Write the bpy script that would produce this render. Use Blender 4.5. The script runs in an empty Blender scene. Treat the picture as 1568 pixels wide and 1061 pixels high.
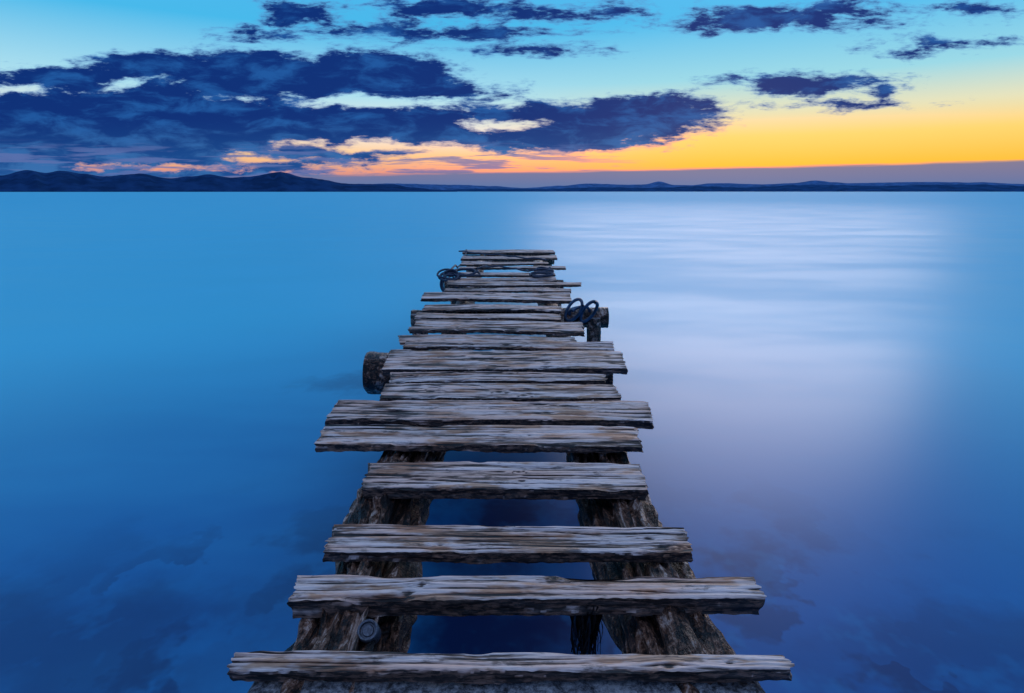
import bpy, bmesh, math, random
from mathutils import Vector, noise, Matrix
random.seed(7)
scene=bpy.context.scene
def lin(r,g,b):
    def c(v):
        v/=255.0
        return v/12.92 if v<=0.04045 else ((v+0.055)/1.055)**2.4
    return (c(r),c(g),c(b),1.0)
N3=lambda x,y,z: noise.noise(Vector((x,y,z)))
def fbm(x,y,z,o=3):
    s=0;a=1;t=0
    for i in range(o):
        s+=a*N3(x,y,z);t+=a;a*=.5;x*=2.03;y*=2.03;z*=2.03
    return s/t
def link(o,parent=None):
    scene.collection.objects.link(o)
    if parent: o.parent=parent
    return o
def empty(name):
    e=bpy.data.objects.new(name,None);e.empty_display_size=.2;return link(e)

# ------------------------------------------------------------ camera
TH=math.radians(14.78)
cam=bpy.data.cameras.new("camera");cam.sensor_width=36;cam.lens=36*900/1568.0
cam.clip_start=.05;cam.clip_end=60000
co=bpy.data.objects.new("camera",cam);link(co)
co.location=(0,0,1.85);co.rotation_euler=(math.pi/2-TH,0,0)
scene.camera=co
scene.view_settings.view_transform='Standard'
scene.view_settings.look='None';scene.view_settings.exposure=0

# ------------------------------------------------------------ node helpers
class NT:
    def __init__(s,nt): s.nt=nt;s.n=nt.nodes;s.l=nt.links
    def put(s,sock,v):
        if v is None: return
        if isinstance(v,bpy.types.NodeSocket): s.l.new(v,sock)
        else: sock.default_value=v
    def math(s,op,a,b=None,c=None,clamp=False):
        n=s.n.new('ShaderNodeMath');n.operation=op;n.use_clamp=clamp
        for i,v in enumerate((a,b,c)): s.put(n.inputs[i],v)
        return n.outputs[0]
    def vmath(s,op,a,b=None,c=None):
        n=s.n.new('ShaderNodeVectorMath');n.operation=op
        for i,v in enumerate((a,b,c)): s.put(n.inputs[i],v)
        return n.outputs['Value'] if op in('LENGTH','DOT_PRODUCT','DISTANCE') else n.outputs[0]
    def noise(s,vec,scale,detail=4,rough=.55,dist=0,dim='3D',out='Fac'):
        n=s.n.new('ShaderNodeTexNoise');n.noise_dimensions=dim;s.put(n.inputs['Vector'],vec)
        n.inputs['Scale'].default_value=scale;n.inputs['Detail'].default_value=detail
        n.inputs['Roughness'].default_value=rough;n.inputs['Distortion'].default_value=dist
        return n.outputs[out]
    def ramp(s,fac,stops,interp='LINEAR'):
        n=s.n.new('ShaderNodeValToRGB');s.put(n.inputs[0],fac);cr=n.color_ramp;cr.interpolation=interp
        while len(cr.elements)<len(stops): cr.elements.new(.5)
        for e,(p,c) in zip(cr.elements,stops): e.position=p;e.color=c
        return n.outputs[0]
    def mix(s,f,a,b,mode='MIX'):
        n=s.n.new('ShaderNodeMix');n.data_type='RGBA';n.blend_type=mode
        s.put(n.inputs[0],f);s.put(n.inputs[6],a);s.put(n.inputs[7],b);return n.outputs[2]
    def mr(s,v,a,b,c=0,d=1,smooth=True):
        n=s.n.new('ShaderNodeMapRange');n.interpolation_type='SMOOTHSTEP' if smooth else 'LINEAR'
        for i,x in enumerate((v,a,b,c,d)): s.put(n.inputs[i],x)
        return n.outputs[0]
    def comb(s,x,y,z):
        n=s.n.new('ShaderNodeCombineXYZ')
        for i,v in enumerate((x,y,z)): s.put(n.inputs[i],v)
        return n.outputs[0]
    def sep(s,v):
        n=s.n.new('ShaderNodeSeparateXYZ');s.put(n.inputs[0],v);return n.outputs
    def bump(s,h,strength,dist,normal=None):
        n=s.n.new('ShaderNodeBump');s.put(n.inputs['Height'],h)
        n.inputs['Strength'].default_value=strength;n.inputs['Distance'].default_value=dist
        if normal: s.put(n.inputs['Normal'],normal)
        return n.outputs[0]

# ------------------------------------------------------------ sky
world=bpy.data.worlds.new("World");scene.world=world;world.use_nodes=True
w=NT(world.node_tree);w.n.clear()
tc=w.n.new('ShaderNodeTexCoord')
dirv=tc.outputs['Generated']
X,Y,Z=w.sep(dirv)
yc=w.math('MAXIMUM',Y,.08)
A=w.math('DIVIDE',X,yc);E=w.math('DIVIDE',Z,yc)
P=w.comb(A,E,0.0)
ZEN=lin(172,200,248)
glow=[(0,lin(255,172,50)),(.04,lin(255,194,62)),(.08,lin(255,216,114)),(.115,lin(232,228,190)),(.16,lin(156,218,232)),(.24,lin(80,190,240)),(.45,lin(100,176,240)),(1,ZEN)]
cool=[(0,lin(190,125,130)),(.03,lin(232,156,130)),(.055,lin(250,206,146)),(.085,lin(244,236,222)),(.14,lin(176,226,240)),(.23,lin(72,186,236)),(.45,lin(92,172,240)),(1,ZEN)]
back=[(0,lin(70,100,150)),(.1,lin(66,98,158)),(.4,lin(90,125,185)),(1,ZEN)]
zc=w.math('MAXIMUM',Z,0.0)
g1=w.ramp(zc,glow);g2=w.ramp(zc,cool);g3=w.ramp(zc,back)
side=w.mr(A,-.15,.35)
clear=w.mix(side,g2,g1)
clear=w.mix(w.mr(Y,-.2,.55),g3,clear)
# afterglow: the red end of the twilight arch is brighter than the film range
ga=w.math('DIVIDE',w.math('SUBTRACT',A,.36),.36);gm=w.math('EXPONENT',w.math('MULTIPLY',w.math('MULTIPLY',ga,ga),-1.0))
gm=w.math('MULTIPLY',gm,w.math('MULTIPLY',w.mr(zc,.115,.05),w.mr(Y,.05,.5)))
clear=w.mix(gm,clear,w.vmath('ADD',clear,(1.1,.03,.0)))
CL=[(-.713,.167,.098,.022),(-.464,.176,.215,.034),(-.229,.172,.145,.036),(-.127,.155,.10,.018),
(-.664,.098,.28,.062),(-.381,.094,.29,.048),(-.15,.100,.135,.026),(.079,.102,.188,.032),(.208,.118,.118,.029),(.069,.080,.145,.016),
(-.66,.045,.38,.032),(-1.05,.12,.2,.07),
(-.329,.262,.055,.015),(-.387,.234,.03,.004),(-.225,.243,.06,.007),(-.084,.271,.12,.010),(-.064,.237,.09,.008),(.026,.262,.03,.006),
(.047,.213,.05,.005),(.146,.266,.04,.006),(.396,.255,.14,.013),(.505,.268,.06,.009),(.468,.165,.097,.012),(.576,.155,.018,.004),
(.614,.212,.018,.003),(.502,.133,.04,.003),(.715,.269,.04,.006),(.683,.224,.03,.003)]
GP=[(-.6,.165,.035,.004),(-.222,.137,.12,.008),(-.0147,.104,.042,.008),(-.20,.070,.11,.008),(-.567,.037,.085,.004),(-.408,.051,.042,.0035),(-.80,.155,.05,.005)]
wn=w.noise(w.vmath('MULTIPLY',P,(9,26,1)),1,2,.5,0,'2D','Color')
Pw=w.vmath('ADD',P,w.vmath('MULTIPLY',w.vmath('SUBTRACT',wn,(.5,.5,.5)),(.07,.022,0)))
def field(L,k):
    d=None
    for a,e,ra,re in L:
        v=w.vmath('MULTIPLY_ADD',Pw,(1/ra,1/re,0),(-a/ra,-e/re,0))
        q=w.math('MULTIPLY_ADD',w.vmath('LENGTH',v),re,-re)
        d=q if d is None else w.math('SMOOTH_MIN',d,q,k)
    return d
D=field(CL,.006);G=field(GP,.002)
D=w.math('MAXIMUM',D,w.math('MULTIPLY_ADD',G,-1.6,.004))
n1=w.noise(w.vmath('MULTIPLY',Pw,(1,2.9,1)),15,6,.58,0,'2D')
n2=w.noise(w.vmath('MULTIPLY',P,(1,4.5,1)),48,4,.66,0,'2D')
nn=w.math('SUBTRACT',w.math('ADD',w.math('MULTIPLY',n1,.66),w.math('MULTIPLY',n2,.34)),.5)
dens=w.math('ADD',w.math('MULTIPLY_ADD',nn,.050,w.math('MULTIPLY',D,-1.0)),.0038)
mask=w.mr(dens,-.0065,.0065)
core=w.mr(dens,-.003,.0075)
cn=w.noise(w.vmath('MULTIPLY',Pw,(1,3.4,1)),12,6,.60,0,'2D')
body=w.mix(w.mr(cn,.44,.72),lin(10,48,120),lin(30,88,160))
low=w.mr(E,.12,.03)
body=w.mix(w.math('MULTIPLY',low,.85),body,w.mix(w.mr(cn,.38,.64),lin(24,80,148),lin(58,114,176)))
rim=w.mix(w.mr(E,.06,.16),lin(164,144,170),lin(92,142,204))
ccol=w.mix(core,rim,body)
sky=w.mix(mask,clear,ccol)
st=w.noise(w.vmath('MULTIPLY',P,(1,16,1)),7,4,.6,0,'2D')
stm=w.math('MULTIPLY',w.mr(st,.48,.62),w.math('MULTIPLY',w.mr(E,.085,.055),w.mr(A,.3,.0)))
sky=w.mix(w.math('MULTIPLY',stm,.8),sky,lin(92,112,172))
bt=w.math('MULTIPLY_ADD',A,.017,.0325)
bt=w.math('ADD',bt,w.math('MULTIPLY',w.mr(A,.35,.9),.004))
bt=w.math('ADD',bt,w.math('MULTIPLY_ADD',st,.006,-.003))
bank=w.math('MULTIPLY',w.mr(w.math('SUBTRACT',bt,E),-.0015,.005),w.mr(A,-.75,-.2,.75,1.0))
bcol=w.ramp(w.mr(E,0,.045,0,1,False),[(0,lin(78,116,170)),(.5,lin(112,120,162)),(1,lin(132,124,152))])
sky=w.mix(bank,sky,bcol)
bgA=w.n.new('ShaderNodeBackground');w.put(bgA.inputs[0],clear);bgA.inputs[1].default_value=.99
bgB=w.n.new('ShaderNodeBackground');w.put(bgB.inputs[0],sky);bgB.inputs[1].default_value=.99
front=w.math('MULTIPLY',w.mr(Y,.15,.4),w.math('MULTIPLY',w.mr(E,.36,.30),w.math('GREATER_THAN',Z,-.02)))
mx=w.n.new('ShaderNodeMixShader');w.put(mx.inputs[0],front)
w.l.new(bgA.outputs[0],mx.inputs[1]);w.l.new(bgB.outputs[0],mx.inputs[2])
SUN_AZ=math.radians(19);SUN_EL=math.radians(9)
ns=w.n.new('ShaderNodeTexSky');ns.sky_type='NISHITA';ns.sun_disc=False
ns.sun_elevation=SUN_EL;ns.sun_rotation=SUN_AZ
bg2=w.n.new('ShaderNodeBackground');w.put(bg2.inputs[0],ns.outputs[0]);bg2.inputs[1].default_value=.0006
ad=w.n.new('ShaderNodeAddShader');w.l.new(mx.outputs[0],ad.inputs[0]);w.l.new(bg2.outputs[0],ad.inputs[1])
wo=w.n.new('ShaderNodeOutputWorld');w.l.new(ad.outputs[0],wo.inputs[0])

sl=bpy.data.lights.new("sun",'SUN');sl.energy=.98;sl.angle=math.radians(34);sl.color=(1,.84,.81)
so=bpy.data.objects.new("sun",sl);link(so)
sd=Vector((math.sin(SUN_AZ)*math.cos(SUN_EL),math.cos(SUN_AZ)*math.cos(SUN_EL),math.sin(SUN_EL)))
so.rotation_euler=(-sd).to_track_quat('-Z','Y').to_euler();so.location=(5,20,8)

# ------------------------------------------------------------ materials
def newmat(name):
    m=bpy.data.materials.new(name);m.use_nodes=True
    t=NT(m.node_tree);b=t.n['Principled BSDF'];return m,t,b
def wood_mat(name,pale,mid,dark,brown):
    m,t,b=newmat(name)
    tcn=t.n.new('ShaderNodeTexCoord');oi=t.n.new('ShaderNodeObjectInfo')
    off=t.vmath('MULTIPLY',t.comb(oi.outputs['Random'],oi.outputs['Random'],oi.outputs['Random']),(37,53,29))
    p=t.vmath('ADD',tcn.outputs['Object'],off)
    at=t.n.new('ShaderNodeAttribute');at.attribute_name='grain'
    gr=at.outputs['Fac']
    fine=t.noise(t.vmath('MULTIPLY',p,(3.4,40,40)),1.6,4,.72)
    fine2=t.noise(t.vmath('MULTIPLY',p,(10,120,120)),1.5,2,.6)
    h=t.math('ADD',t.math('MULTIPLY',gr,.46),t.math('ADD',t.math('MULTIPLY',fine,.44),t.math('MULTIPLY',fine2,.24)))
    light=tuple(min(1,c*1.4) for c in pale[:3])+(1,)
    col=t.ramp(h,[(.475,dark),(.52,mid),(.565,pale),(.66,light)])
    patch=t.noise(t.vmath('MULTIPLY',p,(3,9,9)),1.3,4,.6)
    col=t.mix(t.mr(patch,.50,.61,0,.9),col,t.ramp(h,[(.48,dark),(.55,brown),(.67,(.50,.29,.18,1))]))
    blot=t.noise(t.vmath('MULTIPLY',t.vmath('ADD',p,(3,1,2)),(6,16,16)),1.4,5,.7)
    col=t.mix(t.mr(blot,.56,.68,0,.75),col,dark)
    tint=t.noise(t.vmath('MULTIPLY',p,(1.6,14,14)),1.0,3,.5)
    col=t.mix(t.mr(tint,.42,.62,0,.75),col,t.mix(1.0,col,(1.0,.72,.56,1),'MULTIPLY'))
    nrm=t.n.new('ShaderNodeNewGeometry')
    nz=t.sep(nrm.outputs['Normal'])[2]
    wet_shade=t.mr(nz,.6,.15)  # damp brown sides and undersides, with their weaker light painted into the colour
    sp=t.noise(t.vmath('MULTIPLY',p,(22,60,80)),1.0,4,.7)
    wet_shade_col=t.mix(t.mr(sp,.46,.6),dark,t.mix(.6,brown,mid))
    col=t.mix(t.math('MULTIPLY',wet_shade,.94),col,wet_shade_col)
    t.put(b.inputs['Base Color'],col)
    t.put(b.inputs['Roughness'],t.mr(fine,.3,.7,.5,.85))
    t.put(b.inputs['Normal'],t.bump(h,1.0,.014))
    return m
plank_mat=wood_mat("weathered_plank_wood",(.49,.40,.385,1),(.14,.088,.075,1),(.008,.005,.006,1),(.20,.085,.037,1))

def log_material():
    m,t,b=newmat("log_bark")
    tcn=t.n.new('ShaderNodeTexCoord');p=tcn.outputs['Object']
    n=t.noise(t.vmath('MULTIPLY',p,(13,2.6,13)),1.6,5,.70,.9)
    n2=t.noise(p,42,4,.7)
    h=t.math('ADD',t.math('MULTIPLY',n,.68),t.math('MULTIPLY',n2,.32))
    col=t.ramp(h,[(.45,(.004,.003,.004,1)),(.495,(.07,.028,.016,1)),(.545,(.25,.12,.075,1)),(.61,(.68,.50,.43,1))])
    t.put(b.inputs['Base Color'],col);b.inputs['Roughness'].default_value=.40
    t.put(b.inputs['Normal'],t.bump(h,1,.07));return m
log_mat=log_material()
def endgrain():
    m,t,b=newmat("log_end_grain")
    tcn=t.n.new('ShaderNodeTexCoord');p=tcn.outputs['Object']
    n=t.noise(p,30,5,.7)
    t.put(b.inputs['Base Color'],t.ramp(n,[(.35,(.03,.025,.03,1)),(.6,(.22,.19,.2,1))]))
    t.put(b.inputs['Normal'],t.bump(n,.8,.01));b.inputs['Roughness'].default_value=.8;return m
end_mat=endgrain()
def simple(name,c,r,ns=60,metal=0):
    m,t,b=newmat(name)
    tcn=t.n.new('ShaderNodeTexCoord')
    n=t.noise(tcn.outputs['Object'],ns,4,.6)
    t.put(b.inputs['Base Color'],t.mix(t.mr(n,.3,.7),tuple(x*.5 for x in c)+(1,),tuple(min(1,x*1.5) for x in c)+(1,)))
    b.inputs['Metallic'].default_value=metal
    t.put(b.inputs['Normal'],t.bump(n,.5,.004));b.inputs['Roughness'].default_value=r;return m
rope_mat=simple("rope_fibre",(.03,.045,.08),.7,90)
hose_mat=simple("rubber_hose",(.04,.08,.15),.35,20)
weed_mat=simple("wet_seaweed",(.012,.010,.012),.3,60)
bolt_mat=simple("corroded_steel",(.09,.10,.13),.45,160,.5)

# ------------------------------------------------------------ pier
pier=empty("wooden_pier")
DZ=.75
def plank(idx,c,t,nx,ny,zoff=0,warp=.006):
    (ax,ay),(bx,by),(cx,cy),(dx,dy)=c
    sd=idx*13.7
    L=(bx-ax);W=max(.05,((ay-dy)+(by-cy))/2)
    knots=[(random.uniform(.06,.94),random.uniform(.15,.85),random.uniform(.010,.022)) for _ in range(random.choice((1,2,3)))]
    ns=max(3,int(t/.008)) ; 
    per=[]
    for j in range(ny+1): per.append((j/ny,0.0,'t'))
    for j in range(1,ns+1): per.append((1.0,j/ns,'b'))
    for j in range(1,4): per.append((1-j/3,1.0,'u'))
    for j in range(ns-1,0,-1): per.append((0.0,j/ns,'f'))
    M=len(per);vs=[];gr=[]
    sk0=.018*N3(sd,1.1,2);sk1=.018*N3(sd,4.1,2)
    for i in range(nx+1):
        u=i/nx
        for (v,s,k) in per:
            x0=dx+(cx-dx)*u;y0=dy+(cy-dy)*u
            x1=ax+(bx-ax)*u;y1=ay+(by-ay)*u
            x=x0+(x1-x0)*v;y=y0+(y1-y0)*v
            gv=v*W;gu=u*L
            for ku,kv,kr in knots:
                du=(gu-ku*L)/(kr*3.2);dv=(gv-kv*W)
                gv+=kr*1.1*math.exp(-du*du)*(1 if dv>0 else -1)*math.exp(-abs(dv)/(kr*2.0))*-.9
            gv+=.012*N3(gu*2.4,sd,0)
            r1=N3(gu*1.9+sd,gv*75,sd+s*1.5);r2=N3(gu*4.5-sd,gv*150,sd*2+s*2);r0=N3(gu*1.4,gv*26,sd*1.7)
            rid=1-abs(N3(gu*1.3+sd*3,gv*34,sd))*2
            sp=max(0,rid-.82)*5.5*max(0,min(1,.35+N3(gu*2.0,gv*9,sd+7)*2.2))
            g=.54+.34*r1+.24*r2+.26*r0-.80*min(1,sp)
            for ku,kv,kr in knots:
                dd=math.hypot((gu-ku*L)/1.5,(v*W-kv*W))
                dd+=.3*kr*N3(gu*60,v*W*60,sd)
                if dd<kr: g-=.38*(1-dd/kr)
            endr=.018*N3(v*W*38,sd+(0 if u<.5 else 9),s*2)+.012*N3(v*W*140,sd,3)
            fall=max(0,1-min(u,1-u)*L/.05)
            x+=endr*fall*(1 if u>.5 else -1)
            edge=.006*N3(gu*3.1,sd+5,s*1.2)+.004*N3(gu*11,sd+8,s*2)+.004*N3(gu*45,sd+2,s*3)
            if v<.12: y+=edge*(1-v/.12)
            if v>.88: y+=(.007*N3(gu*3.3,sd+15,s)+.005*N3(gu*14,sd+18,s*2))*((v-.88)/.12)
            z=DZ+zoff-s*t
            if k=='t':
                z+=(min(g,.75)-.5)*.009
                e=min(v,1-v)*W
                z-=.002*max(0,1-e/.006)**2
                chip=max(0,N3(gu*5.5,sd+33,(0 if v<.5 else 4))-.25)
                ch=chip*max(0,1-e/.022);z-=ch*.05;g-=ch*1.0
                z-=fall*.005*abs(N3(v*W*60,sd,1));g-=fall*.10
            else:
                off=.0035*N3(gu*14,s*t*60,sd)+.0035*N3(gu*4,s*t*200,sd)
                y+= off if k=='f' else (-off if k=='b' else 0)
                if k=='u' or s>.99: z+=.006*N3(gu*5,v*3,sd+3)+.005*N3(gu*22,v*3,sd+3)
                g=.42+.5*N3(gu*5,s*t*110+v*9,sd)
            z+=warp*N3(gu*.9,v*.8,sd+50)+(sk0*(1-u)+sk1*u)*(v-.5)
            vs.append((x,y,z));gr.append(g)
    fs=[]
    for i in range(nx):
        for j in range(M):
            a=i*M+j;b2=i*M+(j+1)%M
            fs.append((a,a+M,b2+M,b2))
    for base,flip in ((0,False),(nx*M,True)):
        cpt=Vector((0,0,0))
        for j in range(M): cpt+=Vector(vs[base+j])
        cpt/=M;ci=len(vs);vs.append((cpt.x+(.004 if not flip else -.004),cpt.y,cpt.z));gr.append(.35)
        for j in range(M):
            a=base+j;b2=base+(j+1)%M
            fs.append((b2,ci,a) if flip else (a,ci,b2))
    me=bpy.data.meshes.new("plank");me.from_pydata(vs,[],fs)
    at=me.attributes.new('grain','FLOAT','POINT')
    at.data.foreach_set('value',gr)
    bm=bmesh.new();bm.from_mesh(me);bmesh.ops.recalc_face_normals(bm,faces=bm.faces);bm.to_mesh(me);bm.free()
    me.shade_smooth();me.set_sharp_from_angle(angle=math.radians(38))
    me.materials.append(plank_mat)
    o=bpy.data.objects.new("plank_%d"%idx,me);link(o,pier)
PL=[(-.67,1.21,.67,1.21,.665,1.15,-.675,1.155,.034),(-.62,1.51,.71,1.51,.70,1.41,-.62,1.40,.055),(-.60,1.79,.58,1.77,.57,1.63,-.60,1.63,.038),
(-.59,2.27,.53,2.26,.52,2.03,-.58,2.05,.045),(-.92,2.70,.59,2.65,.58,2.43,-.88,2.45,.037),(-.94,3.03,.73,3.00,.70,2.72,-.93,2.74,.044),
(-.75,3.32,.60,3.28,.60,3.05,-.73,3.07,.025),(-.76,3.55,.57,3.49,.56,3.34,-.74,3.37,.025),(-.87,4.07,.76,4.00,.73,3.59,-.83,3.60,.040),
(-.80,4.31,.75,4.25,.73,4.05,-.79,4.12,.026),(-.90,4.57,.49,4.50,.49,4.27,-.86,4.34,.025),(-.86,4.83,.57,4.75,.58,4.55,-.84,4.64,.030),
(-.85,5.11,.61,5.03,.60,4.80,-.83,4.88,.025),(-.89,5.43,.45,5.37,.44,5.14,-.88,5.20,.025),(-.87,5.83,.48,5.80,.47,5.50,-.86,5.56,.022),
(-.98,6.50,.64,6.45,.62,6.05,-.95,6.09,.035),(-.78,6.91,.69,6.91,.68,6.68,-.78,6.72,.025),(-.80,7.33,.85,7.27,.83,7.01,-.78,7.06,.028),
(-.73,7.79,.57,7.76,.57,7.50,-.73,7.50,.03),(-.76,8.32,.59,8.28,.59,7.98,-.75,8.0,.03),(-.78,8.92,.79,8.86,.79,8.61,-.78,8.64,.03),
(-.81,9.61,.57,9.55,.57,9.2,-.81,9.2,.03),(-.87,10.41,.76,10.35,.76,9.93,-.86,9.9,.035),(-.91,11.48,.78,11.45,.80,10.98,-.92,11.0,.045)]
ZO={5:.004,8:.006,9:.012,11:.010,15:.012,17:.01,20:.012,22:.01,23:.01}
for i,p in enumerate(PL):
    c=[(p[0],p[1]),(p[2],p[3]),(p[4],p[5]),(p[6],p[7])]
    if i<6: nx,ny=320,40
    elif i<10: nx,ny=200,26
    else: nx,ny=110,14
    plank(i+1,c,p[8],nx,ny,ZO.get(i,0),.008 if i<6 else .022)

def logmesh(name,pts,parent,mat=None,seg=28,step=.03,amp=.02,seed=0,ends=True,knots=()):
    mat=mat or log_mat
    P3=[Vector(p[:3]) for p in pts];R=[p[3] for p in pts]
    cum=[0]
    for a,b in zip(P3,P3[1:]): cum.append(cum[-1]+(b-a).length)
    T=cum[-1];n=max(2,int(T/step));vs=[];fs=[]
    ax=(P3[-1]-P3[0]).normalized()
    up=Vector((0,0,1)) if abs(ax.z)<.8 else Vector((0,1,0))
    s1=ax.cross(up).normalized();s2=s1.cross(ax).normalized()
    for i in range(n+1):
        s=T*i/n;k=0
        while k<len(cum)-2 and s>cum[k+1]: k+=1
        f=(s-cum[k])/(cum[k+1]-cum[k]);c=P3[k].lerp(P3[k+1],f);r=R[k]+(R[k+1]-R[k])*f
        c=c+s1*.02*N3(s*1.3,seed,0)*(r/.1)+s2*.012*N3(s*1.3,seed,5)*(r/.1)
        for j in range(seg):
            a=2*math.pi*j/seg
            ca=math.cos(a);sa=math.sin(a)
            d=amp*fbm(ca*1.2+seed,sa*1.2,s*2.2,3)+amp*.6*fbm(ca*4+seed,sa*4,s*5,3)
            if amp>.03: d+=.6*amp*(abs(N3(ca*5+seed,sa*5,s*1.6))*-2+.5)+.15*amp*N3(ca*14,sa*14,s*7+seed)
            for (ks,ka,kr,kh) in knots:
                da=(a-ka+math.pi)%(2*math.pi)-math.pi
                dd=((s-ks)**2+(da*r)**2)/(kr*kr)
                d+=kh*math.exp(-dd)
            rr=r+d
            vs.append(tuple(c+s1*ca*rr+s2*sa*rr))
    for i in range(n):
        for j in range(seg):
            a=i*seg+j;b=i*seg+(j+1)%seg;fs.append((a,b,b+seg,a+seg))
    mi=[0]*len(fs)
    for base in (0,n*seg):
        c=sum((Vector(vs[base+j]) for j in range(seg)),Vector())/seg
        ci=len(vs);vs.append(tuple(c))
        for j in range(seg): fs.append((base+j,base+(j+1)%seg,ci));mi.append(1)
    me=bpy.data.meshes.new(name);me.from_pydata(vs,[],fs)
    bm=bmesh.new();bm.from_mesh(me);bmesh.ops.recalc_face_normals(bm,faces=bm.faces);bm.to_mesh(me);bm.free()
    me.materials.append(mat);me.materials.append(end_mat)
    for k,f in enumerate(me.polygons): f.material_index=mi[k]
    me.shade_smooth();me.set_sharp_from_angle(angle=math.radians(50))
    o=bpy.data.objects.new(name,me);link(o,parent);return o
up_=math.pi/2
logmesh("stringer_1",[(-.465,.95,.555,.142),(-.475,1.8,.555,.134),(-.49,2.8,.57,.13),(-.5,4.2,.585,.11)],pier,seed=3,amp=.06,step=.012,seg=84,
   knots=[(.45,up_+.6,.06,.03),(.62,up_-.5,.05,.03),(1.12,up_+.3,.06,.035),(1.22,up_-.6,.05,.035),(1.75,up_,.06,.025)])
logmesh("stringer_2",[(.475,.95,.555,.142),(.45,1.8,.555,.136),(.42,2.8,.57,.13),(.40,4.2,.585,.11)],pier,seed=8,amp=.06,step=.012,seg=84,
   knots=[(.35,up_-.4,.08,.02),(.65,up_+.5,.05,.03),(1.3,up_+.4,.06,.03)])
logmesh("stringer_3",[(-.52,3.9,.585,.11),(-.55,7.8,.585,.1),(-.58,11.4,.585,.09)],pier,seed=5)
logmesh("stringer_4",[(.42,3.9,.585,.11),(.40,7.8,.585,.1),(.5,11.4,.585,.09)],pier,seed=6)
logmesh("crossbeam_1",[(-1.03,4.02,.60,.15),(.7,3.98,.56,.12)],pier,seed=11,amp=.03)
logmesh("crossbeam_2",[(-1.0,5.78,.61,.095),(.95,5.72,.64,.1)],pier,seed=12)
logmesh("crossbeam_3",[(-.92,8.0,.6,.09),(.7,8.0,.6,.08)],pier,seed=13)
logmesh("crossbeam_4",[(-.92,11.2,.6,.09),(.8,11.2,.6,.09)],pier,seed=14)
k=0
for (x,y,r,zt) in [(-.78,4.02,.1,.6),(.6,4.0,.1,.6),(-.92,5.70,.075,.68),(.80,5.62,.065,.66),(-.78,8.0,.07,.66),(.6,8.0,.07,.6),(-.8,11.2,.07,.62),(.68,11.2,.07,.62)]:
    k+=1;logmesh("post_%d"%k,[(x,y,zt,r),(x+.02,y+.03,-1.2,r*1.1)],pier,seed=20+k,step=.05)
# bolt head with washer on the near left stringer
def bolt():
    bm=bmesh.new();prof=[(0,.010),(.014,.010),(.016,.006),(.020,.006),(.022,.014),(.026,.015),(.029,.010),(.029,-.03)]
    S=32;rings=[]
    for r,z in prof:
        rings.append([bm.verts.new((r*math.cos(2*math.pi*i/S),r*math.sin(2*math.pi*i/S),z)) for i in range(S)] if r>0 else [bm.verts.new((0,0,z))])
    for i in range(S):
        j=(i+1)%S;bm.faces.new((rings[0][0],rings[1][i],rings[1][j]))
        for a,b in zip(rings[1:],rings[2:]): bm.faces.new((a[i],b[i],b[j],a[j]))
    bmesh.ops.recalc_face_normals(bm,faces=bm.faces)
    me=bpy.data.meshes.new("bolt_head");bm.to_mesh(me);bm.free();me.materials.append(bolt_mat)
    o=bpy.data.objects.new("bolt_head",me);link(o,pier)
    o.location=(-.385,1.33,.708);o.rotation_euler=(math.radians(34),0,0)
bolt()

def curve(name,paths,bev,mat,parent=None):
    cu=bpy.data.curves.new(name,'CURVE');cu.dimensions='3D';cu.bevel_depth=bev;cu.bevel_resolution=2;cu.resolution_u=3
    for pts in paths:
        s=cu.splines.new('POLY');s.points.add(len(pts)-1)
        for q,p in zip(s.points,pts): q.co=(p[0],p[1],p[2],1)
    cu.materials.append(mat)
    o=bpy.data.objects.new(name,cu);link(o,parent);return o
def loops(cx,cy,cz,r,n,tilt,jit,seed,squash=.6,pts=26):
    out=[];rnd=random.Random(seed)
    ph=rnd.random()*6
    for q in range(n*pts+1):
        a=2*math.pi*q/pts+ph;rr=r*(1+.22*N3(q*.12,seed,0))
        x=cx+math.cos(a)*rr+jit*N3(q*.07,seed,3)
        y=cy+math.sin(a)*rr*squash+jit*N3(q*.07,seed,6)
        z=cz+math.sin(a)*rr*tilt+jit*.5*abs(N3(q*.09,seed,9))+.010*q/pts
        out.append((x,y,z))
    return out
curve("mooring_rope",[loops(-.62,7.75,.79,.17,3,.15,.10,1),loops(-.82,7.65,.76,.12,4,.4,.12,2),loops(-.80,7.6,.66,.10,3,1.2,.08,3,.3),
  [(-.86+.02*math.sin(i),7.7+i*.16,.72+.06*math.sin(i*.35)+.05*N3(i*.5,1,1)) for i in range(24)],
  [(-.95+.1*i,10.6-.09*i+.05*math.sin(i),.815+.01*math.sin(i*2)) for i in range(16)]],.013,rope_mat)
curve("mooring_rope",[loops(.38,7.7,.775,.13,3,.08,.1,5),loops(.45,8.1,.785,.12,2,.1,.1,6),
  [(-.5+.08*i,8.3+.25*math.sin(i*.5),.80+.008*math.sin(i*2)) for i in range(14)]],.013,rope_mat)
def vloop(cx,cy,cz,rx,rz,lean,ph=0,turns=1.15,pts=30):
    return [(cx+rx*math.cos(2*math.pi*q/pts+ph)+lean*math.sin(2*math.pi*q/pts+ph)*rz,cy+.10*math.sin(2*math.pi*q/pts*.5)-.05,cz+rz*math.sin(2*math.pi*q/pts+ph)) for q in range(int(pts*turns))]
curve("rubber_hose",[vloop(.60,5.60,.735,.06,.105,.45),vloop(.74,5.55,.73,.055,.105,.45,1),vloop(.66,5.63,.71,.10,.06,.2,2)],.016,hose_mat)
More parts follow.
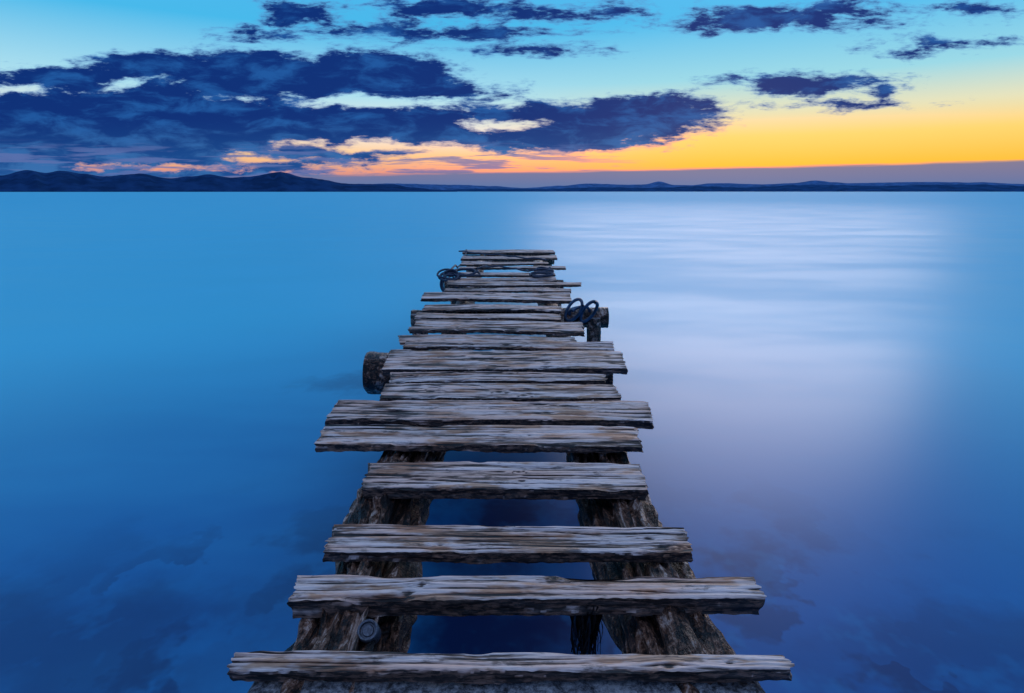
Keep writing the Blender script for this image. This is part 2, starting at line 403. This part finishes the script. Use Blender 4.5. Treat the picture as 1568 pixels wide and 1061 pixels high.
def weed(name,cx,cy,cz,n,L,spread,seed):
    rnd=random.Random(seed);vs=[];fs=[]
    for i in range(n):
        x=cx+rnd.gauss(0,spread);y=cy+rnd.gauss(0,spread*.6);z=cz+rnd.uniform(-.01,.02)
        l=L*rnd.uniform(.4,1);wd=rnd.uniform(.003,.008);ang=rnd.uniform(0,math.pi);tx=rnd.gauss(0,.10)-(x-cx)/L*.7;ty=rnd.gauss(0,.08)
        b0=len(vs);S=6
        for s in range(S+1):
            f=s/S;ww=wd*(1-f*.8)*(1+.5*math.sin(f*9+i))
            px=x+tx*l*f+.006*math.sin(f*6+i);py=y+ty*l*f;pz=z-l*f
            vs.append((px-math.cos(ang)*ww,py-math.sin(ang)*ww,pz));vs.append((px+math.cos(ang)*ww,py+math.sin(ang)*ww,pz))
        for s in range(S): a=b0+2*s;fs.append((a,a+1,a+3,a+2))
    me=bpy.data.meshes.new(name);me.from_pydata(vs,[],fs);me.materials.append(weed_mat)
    link(bpy.data.objects.new(name,me))
weed("hanging_seaweed",.215,1.43,.71,200,.20,.02,4)

# ------------------------------------------------------------ stone abutment under the first plank
def stone():
    m,t,b=newmat("rough_granite")
    tcn=t.n.new('ShaderNodeTexCoord');p=tcn.outputs['Object']
    n=t.noise(p,55,6,.75);n2=t.noise(p,9,4,.6)
    h=t.math('ADD',t.math('MULTIPLY',n,.7),t.math('MULTIPLY',n2,.3))
    t.put(b.inputs['Base Color'],t.ramp(h,[(.42,(.03,.035,.045,1)),(.5,(.20,.21,.24,1)),(.60,(.50,.51,.54,1))]))
    t.put(b.inputs['Normal'],t.bump(h,1,.02));b.inputs['Roughness'].default_value=.85
    vs=[];fs=[];nx,ny=160,140
    for j in range(ny+1):
        for i in range(nx+1):
            u=i/nx;v=j/ny
            x=-.645+1.26*u;y=-1.6+2.84*v
            e=min(min(u,1-u)*1.3,(1-v)*2.84)
            rnd=max(0,1-e/.04)
            z=.705+.010*fbm(x*9,y*9,0,4)+.006*fbm(x*40,y*40,3,2)-.04*rnd**2.2
            x+=.02*fbm(y*5,3,u,2)*rnd;y+=.02*fbm(x*5,8,v,2)*rnd
            vs.append((x,y,z))
    W=nx+1
    for j in range(ny):
        for i in range(nx):
            a=j*W+i;fs.append((a,a+1,a+1+W,a+W))
    edge=[i for i in range(W)]+[j*W+nx for j in range(1,ny+1)]+[ny*W+i for i in range(nx-1,-1,-1)]+[j*W for j in range(ny-1,0,-1)]
    prev=edge
    for q,zz in enumerate((.5,.2,-.1,-1.0)):
        cur=[]
        for e in edge:
            x,y,z=vs[e];k=1+.01*(q+1)
            cur.append(len(vs));vs.append((x*k+.02*N3(x*4,y*4,q),y-.02*(q+1)*(1 if y>1 else 0)+.02*N3(x*4,y*4,q+9),zz))
        for a in range(len(edge)):
            b2=(a+1)%len(edge);fs.append((prev[a],cur[a],cur[b2],prev[b2]))
        prev=cur
    me=bpy.data.meshes.new("stone_abutment");me.from_pydata(vs,[],fs)
    bm=bmesh.new();bm.from_mesh(me);bmesh.ops.recalc_face_normals(bm,faces=bm.faces);bm.to_mesh(me);bm.free()
    me.shade_smooth();me.materials.append(m);link(bpy.data.objects.new("stone_abutment",me))
stone()

# ------------------------------------------------------------ sea
def sea():
    m,t,b=newmat("sea_water")
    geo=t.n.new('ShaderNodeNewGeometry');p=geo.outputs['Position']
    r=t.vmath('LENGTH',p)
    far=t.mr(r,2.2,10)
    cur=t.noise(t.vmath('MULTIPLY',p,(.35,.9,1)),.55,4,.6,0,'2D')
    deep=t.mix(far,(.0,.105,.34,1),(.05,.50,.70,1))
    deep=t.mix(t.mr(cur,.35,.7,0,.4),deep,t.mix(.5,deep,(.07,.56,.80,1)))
    # blurred stones of the seabed showing through the shallows; pier shade painted in too
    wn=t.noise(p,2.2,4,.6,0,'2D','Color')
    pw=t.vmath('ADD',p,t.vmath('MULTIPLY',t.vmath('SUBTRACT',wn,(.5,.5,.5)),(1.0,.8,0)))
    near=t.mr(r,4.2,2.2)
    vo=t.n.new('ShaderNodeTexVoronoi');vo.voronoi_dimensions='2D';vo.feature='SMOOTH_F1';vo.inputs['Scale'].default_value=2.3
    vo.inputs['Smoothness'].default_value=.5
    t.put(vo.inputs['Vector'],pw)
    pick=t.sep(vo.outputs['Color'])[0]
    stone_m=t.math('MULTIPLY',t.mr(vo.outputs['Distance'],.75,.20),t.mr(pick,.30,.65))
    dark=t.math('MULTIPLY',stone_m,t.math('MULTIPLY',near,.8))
    for cx,cy,ra,rb,s in [(-2.0,2.05,.95,.50,.60),(2.05,2.0,.8,.40,.5),(-.05,3.05,.36,.7,.9),(-.1,2.1,.42,.42,.95),(-1.45,5.6,.75,.30,.40)]:  # outer two are rocks; pier and crossbeam ones paint shade and reflection
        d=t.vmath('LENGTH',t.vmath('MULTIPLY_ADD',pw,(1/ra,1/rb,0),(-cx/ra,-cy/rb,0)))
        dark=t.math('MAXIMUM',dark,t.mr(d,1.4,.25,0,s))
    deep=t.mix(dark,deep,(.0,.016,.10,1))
    rk2=t.noise(t.vmath('ADD',p,(7,3,0)),3.8,3,.6,0,'2D')
    deep=t.mix(t.math('MULTIPLY',t.mr(rk2,.52,.70),t.math('MULTIPLY',near,.45)),deep,(.003,.17,.42,1))
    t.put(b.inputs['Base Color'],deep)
    b.inputs['IOR'].default_value=1.34
    rr_=t.math('ADD',t.mr(r,3,14,.36,.50),t.mr(r,14,160,0,.22))
    t.put(b.inputs['Roughness'],t.math('ADD',rr_,t.mr(cur,.3,.7,-.03,.04)))
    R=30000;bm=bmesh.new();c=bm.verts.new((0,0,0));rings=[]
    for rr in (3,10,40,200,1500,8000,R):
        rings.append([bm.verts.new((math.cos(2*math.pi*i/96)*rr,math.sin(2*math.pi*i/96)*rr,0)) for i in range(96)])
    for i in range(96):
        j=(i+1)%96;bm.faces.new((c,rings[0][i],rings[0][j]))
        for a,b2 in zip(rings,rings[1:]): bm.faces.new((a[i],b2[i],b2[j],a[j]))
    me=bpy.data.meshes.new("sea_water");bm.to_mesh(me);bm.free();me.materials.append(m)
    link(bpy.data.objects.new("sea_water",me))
sea()

# ------------------------------------------------------------ hills
def hills(name,prof,D,col,depth,seed,rough,sc=1.0):
    m,t,b=newmat(name+"_hazy_scrub")
    tcn=t.n.new('ShaderNodeTexCoord');n=t.noise(tcn.outputs['Object'],.01,4,.65)
    t.put(b.inputs['Base Color'],t.mix(t.mr(n,.35,.65),tuple(c*.75 for c in col)+(1,),tuple(c*1.25 for c in col)+(1,)))  # aerial haze is painted into the blue base colour
    b.inputs['Roughness'].default_value=1;b.inputs['Specular IOR Level'].default_value=0
    def h(az):
        if az<=prof[0][0]: return prof[0][1]
        for (a,ha),(b_,hb) in zip(prof,prof[1:]):
            if az<=b_:
                f=(az-a)/(b_-a);f=f*f*(3-2*f);return ha+(hb-ha)*f
        return prof[-1][1]
    a0=prof[0][0];a1=prof[-1][0];n=int((a1-a0)/.0018);rows=[(0,0),(.35,.45),(.7,.85),(1,1),(1.5,.7),(2.2,0)];vs=[];fs=[]
    for i in range(n+1):
        az=a0+(a1-a0)*i/n;hh=h(az)*sc
        if hh>0: hh=max(.0002,hh+rough*fbm(az*60,seed,0,4))
        top=hh*D+1.85
        for k,(f,q) in enumerate(rows):
            rr=D+(f-1)*depth
            z=top*q*(1+(.25*N3(az*90,k,seed) if 0<q<1 else 0))-(1.0 if q==0 else 0)
            vs.append((math.sin(az)*rr,math.cos(az)*rr,z))
    K=len(rows)
    for i in range(n):
        for k in range(K-1):
            a=i*K+k;fs.append((a,a+K,a+K+1,a+1))
    me=bpy.data.meshes.new(name);me.from_pydata(vs,[],fs);me.shade_smooth();me.materials.append(m)
    link(bpy.data.objects.new(name,me))
hills("distant_hills",[(-1.1,.004),(-.9,.018),(-.8,.012),(-.698,.0165),(-.668,.0225),(-.650,.020),(-.634,.0225),(-.610,.0195),(-.590,.017),(-.546,.0205),(-.511,.0155),(-.485,.018),(-.460,.0205),(-.430,.017),(-.408,.0185),(-.361,.0245),(-.324,.0175),(-.256,.0100),(-.195,.0095),(-.16,.0052),(-.12,.0022),(-.09,0.0)],3500,(.012,.045,.13),500,1,.0012,1.17)
hills("distant_hills",[(-.30,.004),(-.20,.0125),(-.09,.0105),(-.03,.0085),(.017,.0055),(.08,.009),(.124,.0125),(.186,.0105),(.215,.011),(.237,.0155),(.26,.010),(.278,.0095),(.326,.0125),(.392,.0105),(.43,.012),(.462,.0155),(.485,.013),(.505,.0115),(.583,.0125),(.654,.0115),(.70,.009),(.9,.012),(1.2,.003)],9000,(.05,.13,.30),800,5,.0008)
hills("distant_hills",[(-.16,.001),(-.05,.0045),(.05,.004),(.15,.0065),(.22,.0055),(.3,.008),(.36,.006),(.45,.0095),(.55,.0075),(.62,.009),(.75,.006),(1.0,.004)],6000,(.015,.06,.16),500,9,.0012)
